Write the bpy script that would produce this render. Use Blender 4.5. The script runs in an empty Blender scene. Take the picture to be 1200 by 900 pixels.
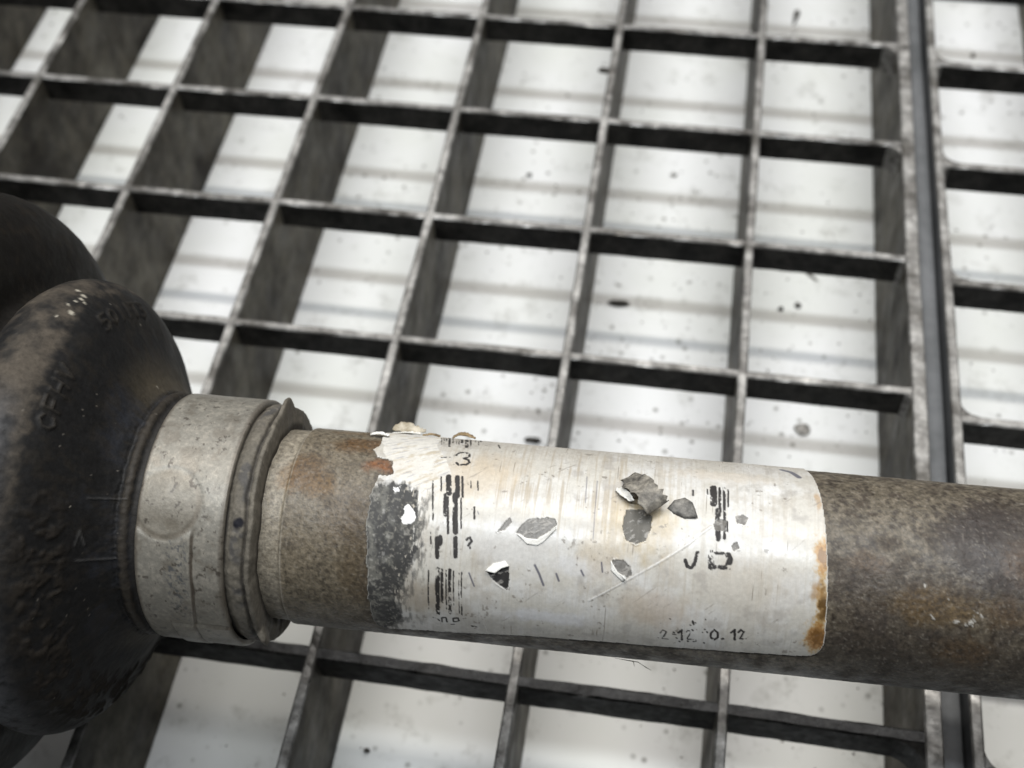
import bpy, bmesh, math, random
import numpy as np
from mathutils import Matrix, Vector

# ------------------------------------------------------------------ camera, world, lights, exposure
scene = bpy.context.scene
col = bpy.context.collection
MM = 1e-3
PITCH = 0.0333                      # 33 mm grating pitch

cam_data = bpy.data.cameras.new('camera')
cam = bpy.data.objects.new('camera', cam_data)
col.objects.link(cam)
scene.camera = cam
cam_data.sensor_width = 36.0
cam_data.lens = 43.85
cam_data.clip_start = 0.005
cam_data.clip_end = 50
CAM_R = ((0.98755186, 0.15382243, -0.03286308), (-0.10461, 0.79831322, 0.59308747), (0.11746519, -0.58226683, 0.80446707))
CAM_C = (-0.0149951, -0.1447948, 0.1887564)
m = Matrix(CAM_R).transposed().to_4x4()
m.translation = Vector(CAM_C)
cam.matrix_world = m
cam_data.dof.use_dof = True
cam_data.dof.focus_distance = 0.1545
cam_data.dof.aperture_fstop = 27.0

world = bpy.data.worlds.new('World')
scene.world = world
world.use_nodes = True
bg = world.node_tree.nodes['Background']
bg.inputs[0].default_value = (0.95, 0.98, 1.0, 1)
bg.inputs[1].default_value = 0.02

scene.view_settings.view_transform = 'Standard'
scene.view_settings.look = 'None'
scene.view_settings.exposure = 0.17
scene.view_settings.gamma = 1.0
scene.view_settings.use_curve_mapping = False


def lamp(name, loc, target, sx, sy, watt, color):
    ld = bpy.data.lights.new(name, 'AREA')
    ld.shape = 'RECTANGLE'
    ld.size, ld.size_y = sx, sy
    ld.energy = watt
    ld.color = color
    o = bpy.data.objects.new(name, ld)
    col.objects.link(o)
    o.location = loc
    o.rotation_euler = (Vector(target) - Vector(loc)).to_track_quat('-Z', 'Y').to_euler()
    return o


# two fluorescent tubes running along x: their light draws the pairs of thin bar shadows on the white plate
lamp('tube_lamp', (0.0, -0.285, 1.25), (0, 0, 0), 1.5, 0.065, 13.0, (0.89, 0.945, 1.0))
lamp('tube_lamp', (0.0, 0.22, 1.25), (0, 0, 0), 1.5, 0.06, 11.5, (1.0, 0.97, 0.92))
# the rest of the workshop's ceiling lights
lamp('ceiling_lamp', (0.0, 1.35, 1.9), (0, 0, 0), 2.6, 1.8, 27.0, (1.0, 0.99, 0.98))

# ------------------------------------------------------------------ helpers
rng = np.random.default_rng(11)


def vnoise(x, y, seed=0):
    """smooth value noise in -1..1 on a hashed lattice"""
    xi = np.floor(x).astype(np.int64)
    yi = np.floor(y).astype(np.int64)
    fx = x - xi
    fy = y - yi
    fx = fx * fx * (3 - 2 * fx)
    fy = fy * fy * (3 - 2 * fy)

    def h(a, b):
        n = (a * 374761393 + b * 668265263 + seed * 1442695041) & 0x7fffffff
        n = ((n ^ (n >> 13)) * 1274126177) & 0x7fffffff
        n = n ^ (n >> 16)
        return (n & 0xffff) / 32767.5 - 1
    return (h(xi, yi) * (1 - fx) + h(xi + 1, yi) * fx) * (1 - fy) + (h(xi, yi + 1) * (1 - fx) + h(xi + 1, yi + 1) * fx) * fy


def fbm(x, y, seed=0, octv=4):
    s = 0
    a = 0.55
    for k in range(octv):
        s = s + a * vnoise(x * 2 ** k + 17.3 * k, y * 2 ** k - 9.1 * k, seed + k)
        a *= 0.55
    return s


def sstep(a, b, x):
    t = np.clip((x - a) / (b - a), 0, 1)
    return t * t * (3 - 2 * t)


def mix(c, d, k):
    return c * (1 - k[..., None]) + np.asarray(d, float) * k[..., None]


def poly_in(S, A, poly):
    ins = np.zeros(S.shape, bool)
    n = len(poly)
    for i in range(n):
        x0, y0 = poly[i]
        x1, y1 = poly[(i + 1) % n]
        if y0 == y1:
            continue
        c = ((A >= min(y0, y1)) & (A < max(y0, y1)))
        xx = x0 + (A - y0) * (x1 - x0) / (y1 - y0)
        ins ^= c & (S < xx)
    return ins


def seg_dist(S, A, pts):
    dmin = np.full(S.shape, 99.0)
    for (x0, y0), (x1, y1) in zip(pts[:-1], pts[1:]):
        dx, dy = x1 - x0, y1 - y0
        L = dx * dx + dy * dy + 1e-9
        t = np.clip(((S - x0) * dx + (A - y0) * dy) / L, 0, 1)
        dmin = np.minimum(dmin, np.hypot(S - x0 - t * dx, A - y0 - t * dy))
    return dmin


def new_obj(name, mesh, mat, parent=None, loc=None):
    o = bpy.data.objects.new(name, mesh)
    col.objects.link(o)
    if mat is not None and len(mesh.materials) == 0:
        for q in (mat if isinstance(mat, (list, tuple)) else [mat]):
            mesh.materials.append(q)
    if loc is not None:
        o.location = loc
    if parent is not None:
        o.parent = parent
        o.matrix_parent_inverse = Matrix.Translation(-parent.location)
    return o


def empty(name, loc, label, cat, group=None):
    o = bpy.data.objects.new(name, None)
    o.empty_display_size = 0.01
    col.objects.link(o)
    o.location = loc
    tag(o, label, cat, group)
    return o


def tag(o, label=None, cat=None, group=None, kind=None):
    if label:
        o['label'] = label
    if cat:
        o['category'] = cat
    if group:
        o['group'] = group
    if kind:
        o['kind'] = kind
    return o


def fast_mesh(name, V, Q, colr=None, rough=None, smooth=True):
    """quad mesh from numpy arrays with optional point colour / roughness attributes"""
    V = np.asarray(V, np.float32).reshape(-1, 3)
    Q = np.asarray(Q, np.int32).reshape(-1, 4)
    me = bpy.data.meshes.new(name)
    me.vertices.add(len(V))
    me.vertices.foreach_set('co', V.ravel())
    me.loops.add(Q.size)
    me.loops.foreach_set('vertex_index', Q.ravel())
    me.polygons.add(len(Q))
    me.polygons.foreach_set('loop_start', np.arange(0, Q.size, 4, dtype=np.int32))
    me.polygons.foreach_set('use_smooth', np.full(len(Q), smooth))
    me.update(calc_edges=True)
    me.validate()
    if colr is not None:
        at = me.attributes.new('Col', 'FLOAT_COLOR', 'POINT')
        c4 = np.ones((len(V), 4), np.float32)
        c4[:, :3] = np.clip(np.asarray(colr).reshape(-1, 3), 0.004, 0.9)
        at.data.foreach_set('color', c4.ravel())
    if rough is not None:
        at = me.attributes.new('Rgh', 'FLOAT', 'POINT')
        at.data.foreach_set('value', np.asarray(rough, np.float32).ravel())
    return me


def grid_quads(nu, nv, wrap=False, keep=None):
    i, j = np.meshgrid(np.arange(nu - 1), np.arange(nv if wrap else nv - 1), indexing='ij')
    j2 = (j + 1) % nv
    Q = np.stack([i * nv + j, i * nv + j2, (i + 1) * nv + j2, (i + 1) * nv + j], -1).reshape(-1, 4)
    if keep is not None:
        Q = Q[keep.ravel()]
    return Q


def compact(V, Q, *arrs):
    used = np.unique(Q)
    mp = np.full(len(V), -1)
    mp[used] = np.arange(len(used))
    return (V[used], mp[Q]) + tuple(a[used] for a in arrs)


# ------------------------------------------------------------------ materials
def nt(name):
    mt = bpy.data.materials.new(name)
    mt.use_nodes = True
    n = mt.node_tree.nodes
    b = n['Principled BSDF']
    return mt, n, mt.node_tree.links, b


def add(n, typ, **kw):
    o = n.new(typ)
    for k, v in kw.items():
        if k in o.inputs:
            o.inputs[k].default_value = v
        else:
            setattr(o, k, v)
    return o


def ramp(n, stops):
    r = n.new('ShaderNodeValToRGB')
    el = r.color_ramp.elements
    while len(el) < len(stops):
        el.new(0.5)
    for e, (p, c) in zip(el, stops):
        e.position = p
        e.color = (*c, 1) if len(c) == 3 else c
    return r


def noise(n, lk, vec, scale, detail=4, rough=0.6):
    o = add(n, 'ShaderNodeTexNoise', Scale=scale, Detail=detail, Roughness=rough)
    lk.new(vec, o.inputs['Vector'])
    return o


def mat_painted(name, grain_scale, grain_lo, grain_hi, bump_scale, bump_dist, spec=0.5, metallic=0.0, bump_strength=1.0):
    """colour and roughness from mesh attributes, fine grain and relief from noise"""
    mt, n, lk, b = nt(name)
    pos = n.new('ShaderNodeNewGeometry').outputs['Position']
    at = add(n, 'ShaderNodeAttribute', attribute_name='Col')
    rg = add(n, 'ShaderNodeAttribute', attribute_name='Rgh')
    g = noise(n, lk, pos, grain_scale, 5, 0.7)
    r = ramp(n, [(0.32, (grain_lo,) * 3), (0.68, (grain_hi,) * 3)])
    lk.new(g.outputs['Fac'], r.inputs[0])
    mx = add(n, 'ShaderNodeMix', data_type='RGBA', blend_type='MULTIPLY')
    mx.inputs[0].default_value = 1.0
    lk.new(at.outputs['Color'], mx.inputs[6])
    lk.new(r.outputs[0], mx.inputs[7])
    lk.new(mx.outputs[2], b.inputs['Base Color'])
    lk.new(rg.outputs['Fac'], b.inputs['Roughness'])
    bn = noise(n, lk, pos, bump_scale, 5, 0.65)
    bu = add(n, 'ShaderNodeBump', Strength=bump_strength, Distance=bump_dist)
    lk.new(bn.outputs['Fac'], bu.inputs['Height'])
    lk.new(bu.outputs['Normal'], b.inputs['Normal'])
    b.inputs['Specular IOR Level'].default_value = spec
    b.inputs['Metallic'].default_value = metallic
    return mt


def mat_plain(name, base, var, scale, rough=0.6, bump=0.0, metallic=0.0, spec=0.5, stretch=(1, 1, 1), rough_var=0.15, fine=None):
    mt, n, lk, b = nt(name)
    pos = n.new('ShaderNodeNewGeometry').outputs['Position']
    mp = n.new('ShaderNodeMapping')
    mp.inputs['Scale'].default_value = stretch
    lk.new(pos, mp.inputs['Vector'])
    g = noise(n, lk, mp.outputs[0], scale, 6, 0.62)
    r = ramp(n, [(0.37, base), (0.63, var)])
    lk.new(g.outputs['Fac'], r.inputs[0])
    out = r.outputs[0]
    if fine:
        g2 = noise(n, lk, mp.outputs[0], fine[0], 4, 0.7)
        r2 = ramp(n, [(fine[2] if len(fine) > 2 else 0.35, (fine[1],) * 3), (0.62, (1, 1, 1))])
        lk.new(g2.outputs['Fac'], r2.inputs[0])
        mx = add(n, 'ShaderNodeMix', data_type='RGBA', blend_type='MULTIPLY')
        mx.inputs[0].default_value = 1.0
        lk.new(out, mx.inputs[6])
        lk.new(r2.outputs[0], mx.inputs[7])
        out = mx.outputs[2]
    lk.new(out, b.inputs['Base Color'])
    rr = ramp(n, [(0.25, (max(rough - rough_var, 0.05),) * 3), (0.75, (min(rough + rough_var, 1),) * 3)])
    g3 = noise(n, lk, pos, scale * 3.3, 3, 0.6)
    lk.new(g3.outputs['Fac'], rr.inputs[0])
    lk.new(rr.outputs[0], b.inputs['Roughness'])
    b.inputs['Metallic'].default_value = metallic
    b.inputs['Specular IOR Level'].default_value = spec
    if bump:
        bn = noise(n, lk, pos, scale * 6, 5, 0.7)
        bu = add(n, 'ShaderNodeBump', Strength=1.0, Distance=bump)
        lk.new(bn.outputs['Fac'], bu.inputs['Height'])
        lk.new(bu.outputs['Normal'], b.inputs['Normal'])
    return mt


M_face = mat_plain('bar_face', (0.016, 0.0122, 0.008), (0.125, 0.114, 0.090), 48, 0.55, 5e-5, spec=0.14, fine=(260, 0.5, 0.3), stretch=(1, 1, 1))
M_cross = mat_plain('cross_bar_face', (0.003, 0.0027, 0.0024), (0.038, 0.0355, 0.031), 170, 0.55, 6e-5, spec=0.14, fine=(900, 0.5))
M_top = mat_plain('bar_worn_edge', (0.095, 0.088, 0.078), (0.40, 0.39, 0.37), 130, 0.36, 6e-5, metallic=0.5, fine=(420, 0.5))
M_strip = mat_plain('frame_face', (0.075, 0.078, 0.080), (0.135, 0.138, 0.142), 50, 0.5, 2e-5, spec=0.25, fine=(500, 0.85))
M_shaded_top = mat_plain('shaded_edge', (0.014, 0.013, 0.012), (0.085, 0.081, 0.076), 260, 0.34, 8e-5, spec=0.5, fine=(900, 0.4))
M_weld = mat_plain('weld_metal', (0.07, 0.062, 0.054), (0.30, 0.29, 0.27), 500, 0.5, 1e-4, metallic=0.2, fine=(1400, 0.5))
M_paper = mat_plain('torn_paper', (0.62, 0.60, 0.55), (0.80, 0.79, 0.75), 900, 0.6, 6e-5)
M_grey = mat_plain('label_underside', (0.10, 0.095, 0.086), (0.24, 0.225, 0.20), 700, 0.55, 8e-5, fine=(1700, 0.5))
M_curl = mat_plain('curled_paper', (0.10, 0.092, 0.08), (0.34, 0.31, 0.26), 600, 0.55, 9e-5, fine=(1600, 0.5))
M_leaf = mat_plain('dry_flake', (0.28, 0.24, 0.17), (0.52, 0.47, 0.38), 700, 0.6, 8e-5)
M_leafb = mat_plain('brown_flake', (0.10, 0.065, 0.03), (0.32, 0.23, 0.12), 900, 0.6, 8e-5)
M_crumb = mat_plain('dark_crumb', (0.012, 0.011, 0.010), (0.06, 0.052, 0.042), 900, 0.75, 8e-5)
M_speck = mat_plain('grey_dirt', (0.10, 0.095, 0.085), (0.30, 0.285, 0.26), 700, 0.8, 5e-5)
M_fibre = mat_plain('fibre', (0.06, 0.05, 0.04), (0.12, 0.1, 0.08), 900, 0.6)
M_tube = mat_painted('shaft_metal', 1900, 0.5, 1.3, 1700, 1.1e-4, 0.45)
M_label = mat_painted('label_paper', 1800, 0.88, 1.06, 1300, 1.2e-5, 0.6)
M_boot = mat_painted('boot_rubber', 1500, 0.72, 1.22, 1300, 5e-5, 0.14)
M_clamp = mat_painted('clamp_steel', 2200, 0.8, 1.12, 2600, 3e-5, 0.5, metallic=0.3)


def mat_plate():
    mt, n, lk, b = nt('white_plate')
    pos = n.new('ShaderNodeNewGeometry').outputs['Position']
    g = noise(n, lk, pos, 22, 4, 0.6)
    r = ramp(n, [(0.35, (0.585, 0.59, 0.56)), (0.65, (0.655, 0.655, 0.65))])
    lk.new(g.outputs['Fac'], r.inputs[0])
    # grey scuffs
    g2 = noise(n, lk, pos, 140, 6, 0.7)
    r2 = ramp(n, [(0.30, (0.72, 0.715, 0.70)), (0.45, (1, 1, 1))])
    lk.new(g2.outputs['Fac'], r2.inputs[0])
    # fine specks of dirt
    vo = add(n, 'ShaderNodeTexVoronoi', Scale=260.0)
    lk.new(pos, vo.inputs['Vector'])
    r3 = ramp(n, [(0.07, (0.35, 0.34, 0.32)), (0.2, (1, 1, 1))])
    lk.new(vo.outputs['Distance'], r3.inputs[0])
    g3 = noise(n, lk, pos, 45, 3, 0.6)
    r4 = ramp(n, [(0.44, (0, 0, 0)), (0.56, (1, 1, 1))])
    lk.new(g3.outputs['Fac'], r4.inputs[0])
    m1 = add(n, 'ShaderNodeMix', data_type='RGBA', blend_type='MULTIPLY')
    m1.inputs[0].default_value = 1
    lk.new(r.outputs[0], m1.inputs[6])
    lk.new(r2.outputs[0], m1.inputs[7])
    m2 = add(n, 'ShaderNodeMix', data_type='RGBA', blend_type='MULTIPLY')
    lk.new(r4.outputs[0], m2.inputs[0])
    lk.new(m1.outputs[2], m2.inputs[6])
    lk.new(r3.outputs[0], m2.inputs[7])
    lk.new(m2.outputs[2], b.inputs['Base Color'])
    b.inputs['Roughness'].default_value = 0.42
    b.inputs['Specular IOR Level'].default_value = 0.4
    bn = noise(n, lk, pos, 260, 4, 0.6)
    bu = add(n, 'ShaderNodeBump', Strength=0.5, Distance=4e-5)
    lk.new(bn.outputs['Fac'], bu.inputs['Height'])
    lk.new(bu.outputs['Normal'], b.inputs['Normal'])
    return mt


M_plate = mat_plate()

# ------------------------------------------------------------------ the white plate under the grating
Z_PLATE = -0.0302
V = [(-0.42, -0.47, Z_PLATE), (0.25, -0.47, Z_PLATE), (0.25, 0.30, Z_PLATE), (-0.42, 0.30, Z_PLATE)]
V += [(x, y, z - 0.004) for x, y, z in V]
me = bpy.data.meshes.new('floor')
me.from_pydata(V, [], [(0, 1, 2, 3), (7, 6, 5, 4), (0, 4, 5, 1), (1, 5, 6, 2), (2, 6, 7, 3), (3, 7, 4, 0)])
tag(new_obj('floor', me, M_plate), 'white dirty plate under the steel grating', kind='structure')


# ------------------------------------------------------------------ gratings
def bar_mesh(name, a0, a1, thick, depth, axis, seed, rag=0.12, step=0.0012, bow=0.0):
    """flat bar along axis 'x' or 'y', top at z=0, worn and slightly uneven; faces: slot 0 sides, slot 1 top"""
    n = int((a1 - a0) / step) + 1
    t = np.linspace(a0, a1, n)
    h = thick / 2
    b = 0.00028
    sec = [(-h, -depth + b), (-h, -b), (-h + b, 0), (h - b, 0), (h, -b), (h, -depth + b), (h - b, -depth), (-h + b, -depth)]
    V = np.zeros((n, 8, 3))
    q = t * 1000
    for k, (x, z) in enumerate(sec):
        side = vnoise(q * 0.35, q * 0 + k * 3.1, seed) * rag * 0.45 + vnoise(q * 0.03, q * 0 + 5, seed + 3) * 0.12
        up = vnoise(q * 0.5, q * 0 + k * 1.7, seed + 9) * rag * 0.5
        if k in (1, 2, 3, 4):
            chip = np.clip(vnoise(q * 0.42, q * 0 + k * 0.6, seed + 21) - 0.55, 0, 1) * rag * 3.2
            up = up - chip
        if k in (0, 5, 6, 7):
            up = up * 0
        V[:, k, 0] = x + side * MM + bow * np.sin((t - a0) / (a1 - a0) * math.pi)
        V[:, k, 1] = t
        V[:, k, 2] = z + up * MM
    Q = []
    mi = []
    i = np.arange(n - 1)
    for k in range(8):
        k2 = (k + 1) % 8
        Q.append(np.stack([i * 8 + k, i * 8 + k2, (i + 1) * 8 + k2, (i + 1) * 8 + k], -1))
        mi.append(np.full(n - 1, 1 if k in (1, 2, 3) else 0))
    Q = np.concatenate(Q)
    mi = np.concatenate(mi)
    e = (n - 1) * 8
    caps = np.array([[0, 7, 6, 5], [0, 5, 4, 1], [1, 4, 3, 2], [e, e + 5, e + 6, e + 7], [e, e + 1, e + 4, e + 5], [e + 1, e + 2, e + 3, e + 4]])
    Q = np.concatenate([Q[:, ::-1], caps])
    mi = np.concatenate([mi, np.zeros(6, int)]).astype(np.int32)
    if axis == 'x':
        V = np.stack([V[..., 1], -V[..., 0], V[..., 2]], -1)
    me = fast_mesh(name, V.reshape(-1, 3), Q, smooth=False)
    if len(me.polygons) == len(mi):
        me.polygons.foreach_set('material_index', mi)
    return me


def fillet_mesh(r, depth, sx, sy):
    """concave weld fillet in the plan corner between a cross bar and the frame"""
    pts = [(0.0, 0.0), (r, 0.0)]
    for k in range(1, 7):
        a = math.pi / 2 * k / 7
        pts.append((r - r * math.sin(a), r - r * math.cos(a)))
    pts.append((0.0, r))
    V = [(sx * x, sy * y, -0.00012) for x, y in pts] + [(sx * x, sy * y, -depth) for x, y in pts]
    n = len(pts)
    F = [tuple(range(n)), tuple(range(2 * n - 1, n - 1, -1))] + [(k, k + n, (k + 1) % n + n, (k + 1) % n) for k in range(n)]
    me = bpy.data.meshes.new('weld_fillet')
    me.from_pydata(V, [], F)
    bm = bmesh.new()
    bm.from_mesh(me)
    bmesh.ops.recalc_face_normals(bm, faces=bm.faces)
    bm.to_mesh(me)
    bm.free()
    return me


Y0, Y1 = -0.450, 0.285
gA = empty('steel_grating', (-0.13, 0.03, Z_PLATE), 'large galvanised steel grating with the drive shaft lying across it', 'grating')
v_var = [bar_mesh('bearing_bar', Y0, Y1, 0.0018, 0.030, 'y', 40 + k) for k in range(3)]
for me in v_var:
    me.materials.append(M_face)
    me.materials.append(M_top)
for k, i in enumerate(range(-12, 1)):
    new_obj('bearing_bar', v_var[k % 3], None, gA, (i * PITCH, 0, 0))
XA = 0.0324
X_LEFT = -12.5 * PITCH
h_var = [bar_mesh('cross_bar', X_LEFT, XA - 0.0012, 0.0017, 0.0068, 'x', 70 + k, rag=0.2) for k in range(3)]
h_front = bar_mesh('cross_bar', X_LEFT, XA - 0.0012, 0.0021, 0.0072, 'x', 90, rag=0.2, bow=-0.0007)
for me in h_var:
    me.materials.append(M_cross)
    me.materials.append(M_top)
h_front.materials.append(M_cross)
h_front.materials.append(M_shaded_top)  # dark top colour stands in for the shaft's shadow on this bar
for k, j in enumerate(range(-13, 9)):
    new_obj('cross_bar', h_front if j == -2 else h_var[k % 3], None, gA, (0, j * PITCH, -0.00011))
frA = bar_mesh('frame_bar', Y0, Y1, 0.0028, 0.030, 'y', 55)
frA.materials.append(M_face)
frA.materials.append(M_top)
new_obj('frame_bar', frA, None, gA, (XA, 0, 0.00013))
for j, r in ((4, 0.0018), (3, 0.0032), (2, 0.003), (1, 0.0012), (0, 0.0012), (-1, 0.002), (-2, 0.0050)):
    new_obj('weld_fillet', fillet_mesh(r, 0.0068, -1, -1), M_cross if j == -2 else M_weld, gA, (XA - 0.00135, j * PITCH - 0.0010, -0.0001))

XB = 0.0388
gB = empty('steel_grating', (0.09, 0.03, Z_PLATE), 'neighbouring steel grating panel at the right edge beyond the narrow gap', 'grating')
frB = bar_mesh('frame_bar', Y0, Y1, 0.0019, 0.030, 'y', 57, rag=0.08)
frB.materials.append(M_strip)
frB.materials.append(M_top)
new_obj('frame_bar', frB, None, gB, (XB, 0, 0.00013))
vB = bar_mesh('bearing_bar', Y0, Y1, 0.0021, 0.030, 'y', 61)
vB.materials.append(M_face)
vB.materials.append(M_top)
for i in (1, 2, 3, 4, 5, 6):
    new_obj('bearing_bar', vB, None, gB, (XB + i * PITCH, 0, 0))
hB = [bar_mesh('cross_bar', XB + 0.0008, XB + 6.3 * PITCH, 0.0018, 0.0068, 'x', 80 + k, rag=0.15) for k in range(2)]
for me in hB:
    me.materials.append(M_cross)
    me.materials.append(M_top)
for k, j in enumerate(range(-13, 9)):
    y = -0.0052 + j * PITCH
    new_obj('cross_bar', hB[k % 2], None, gB, (0, y, -0.00011))
    r = 0.0034 if j != -2 else 0.0042
    new_obj('weld_fillet', fillet_mesh(r, 0.0066, 1, 1), M_weld, gB, (XB + 0.0009, y + 0.00098, -0.0001))
    if j >= 2:
        new_obj('weld_fillet', fillet_mesh(0.0012, 0.0066, 1, -1), M_weld, gB, (XB + 0.0009, y - 0.00098, -0.0001))

# flat support bar lying in the slot between the two panels
me = bar_mesh('support_bar', Y0, Y1, 0.0034, 0.0265, 'y', 65, rag=0.03)
me.materials.append(M_strip)
me.materials.append(M_strip)
tag(new_obj('support_bar', me, None, None, (0.03582, 0, -0.0034)), 'smooth grey steel bar filling the slot between the two gratings', 'support bar')

# ------------------------------------------------------------------ drive shaft
A0 = np.array([-0.0160086, -0.0655331, 0.044])
AX = np.array([0.9996649, 0.0250058, 0.0066930])
AX /= np.linalg.norm(AX)
E2 = np.cross(AX, [0, 0, 1.0])
E2 /= np.linalg.norm(E2)            # towards the camera side
E3 = np.cross(E2, AX)               # up
RAD = 13.077                        # tube radius, mm


def cyl(s, th, r):
    """shaft coordinates (mm, radians, mm) to metres"""
    s, th, r = np.broadcast_arrays(s, th, r)
    return A0 + (s[..., None] * AX + r[..., None] * (np.cos(th)[..., None] * E3 + np.sin(th)[..., None] * E2)) * MM


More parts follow.
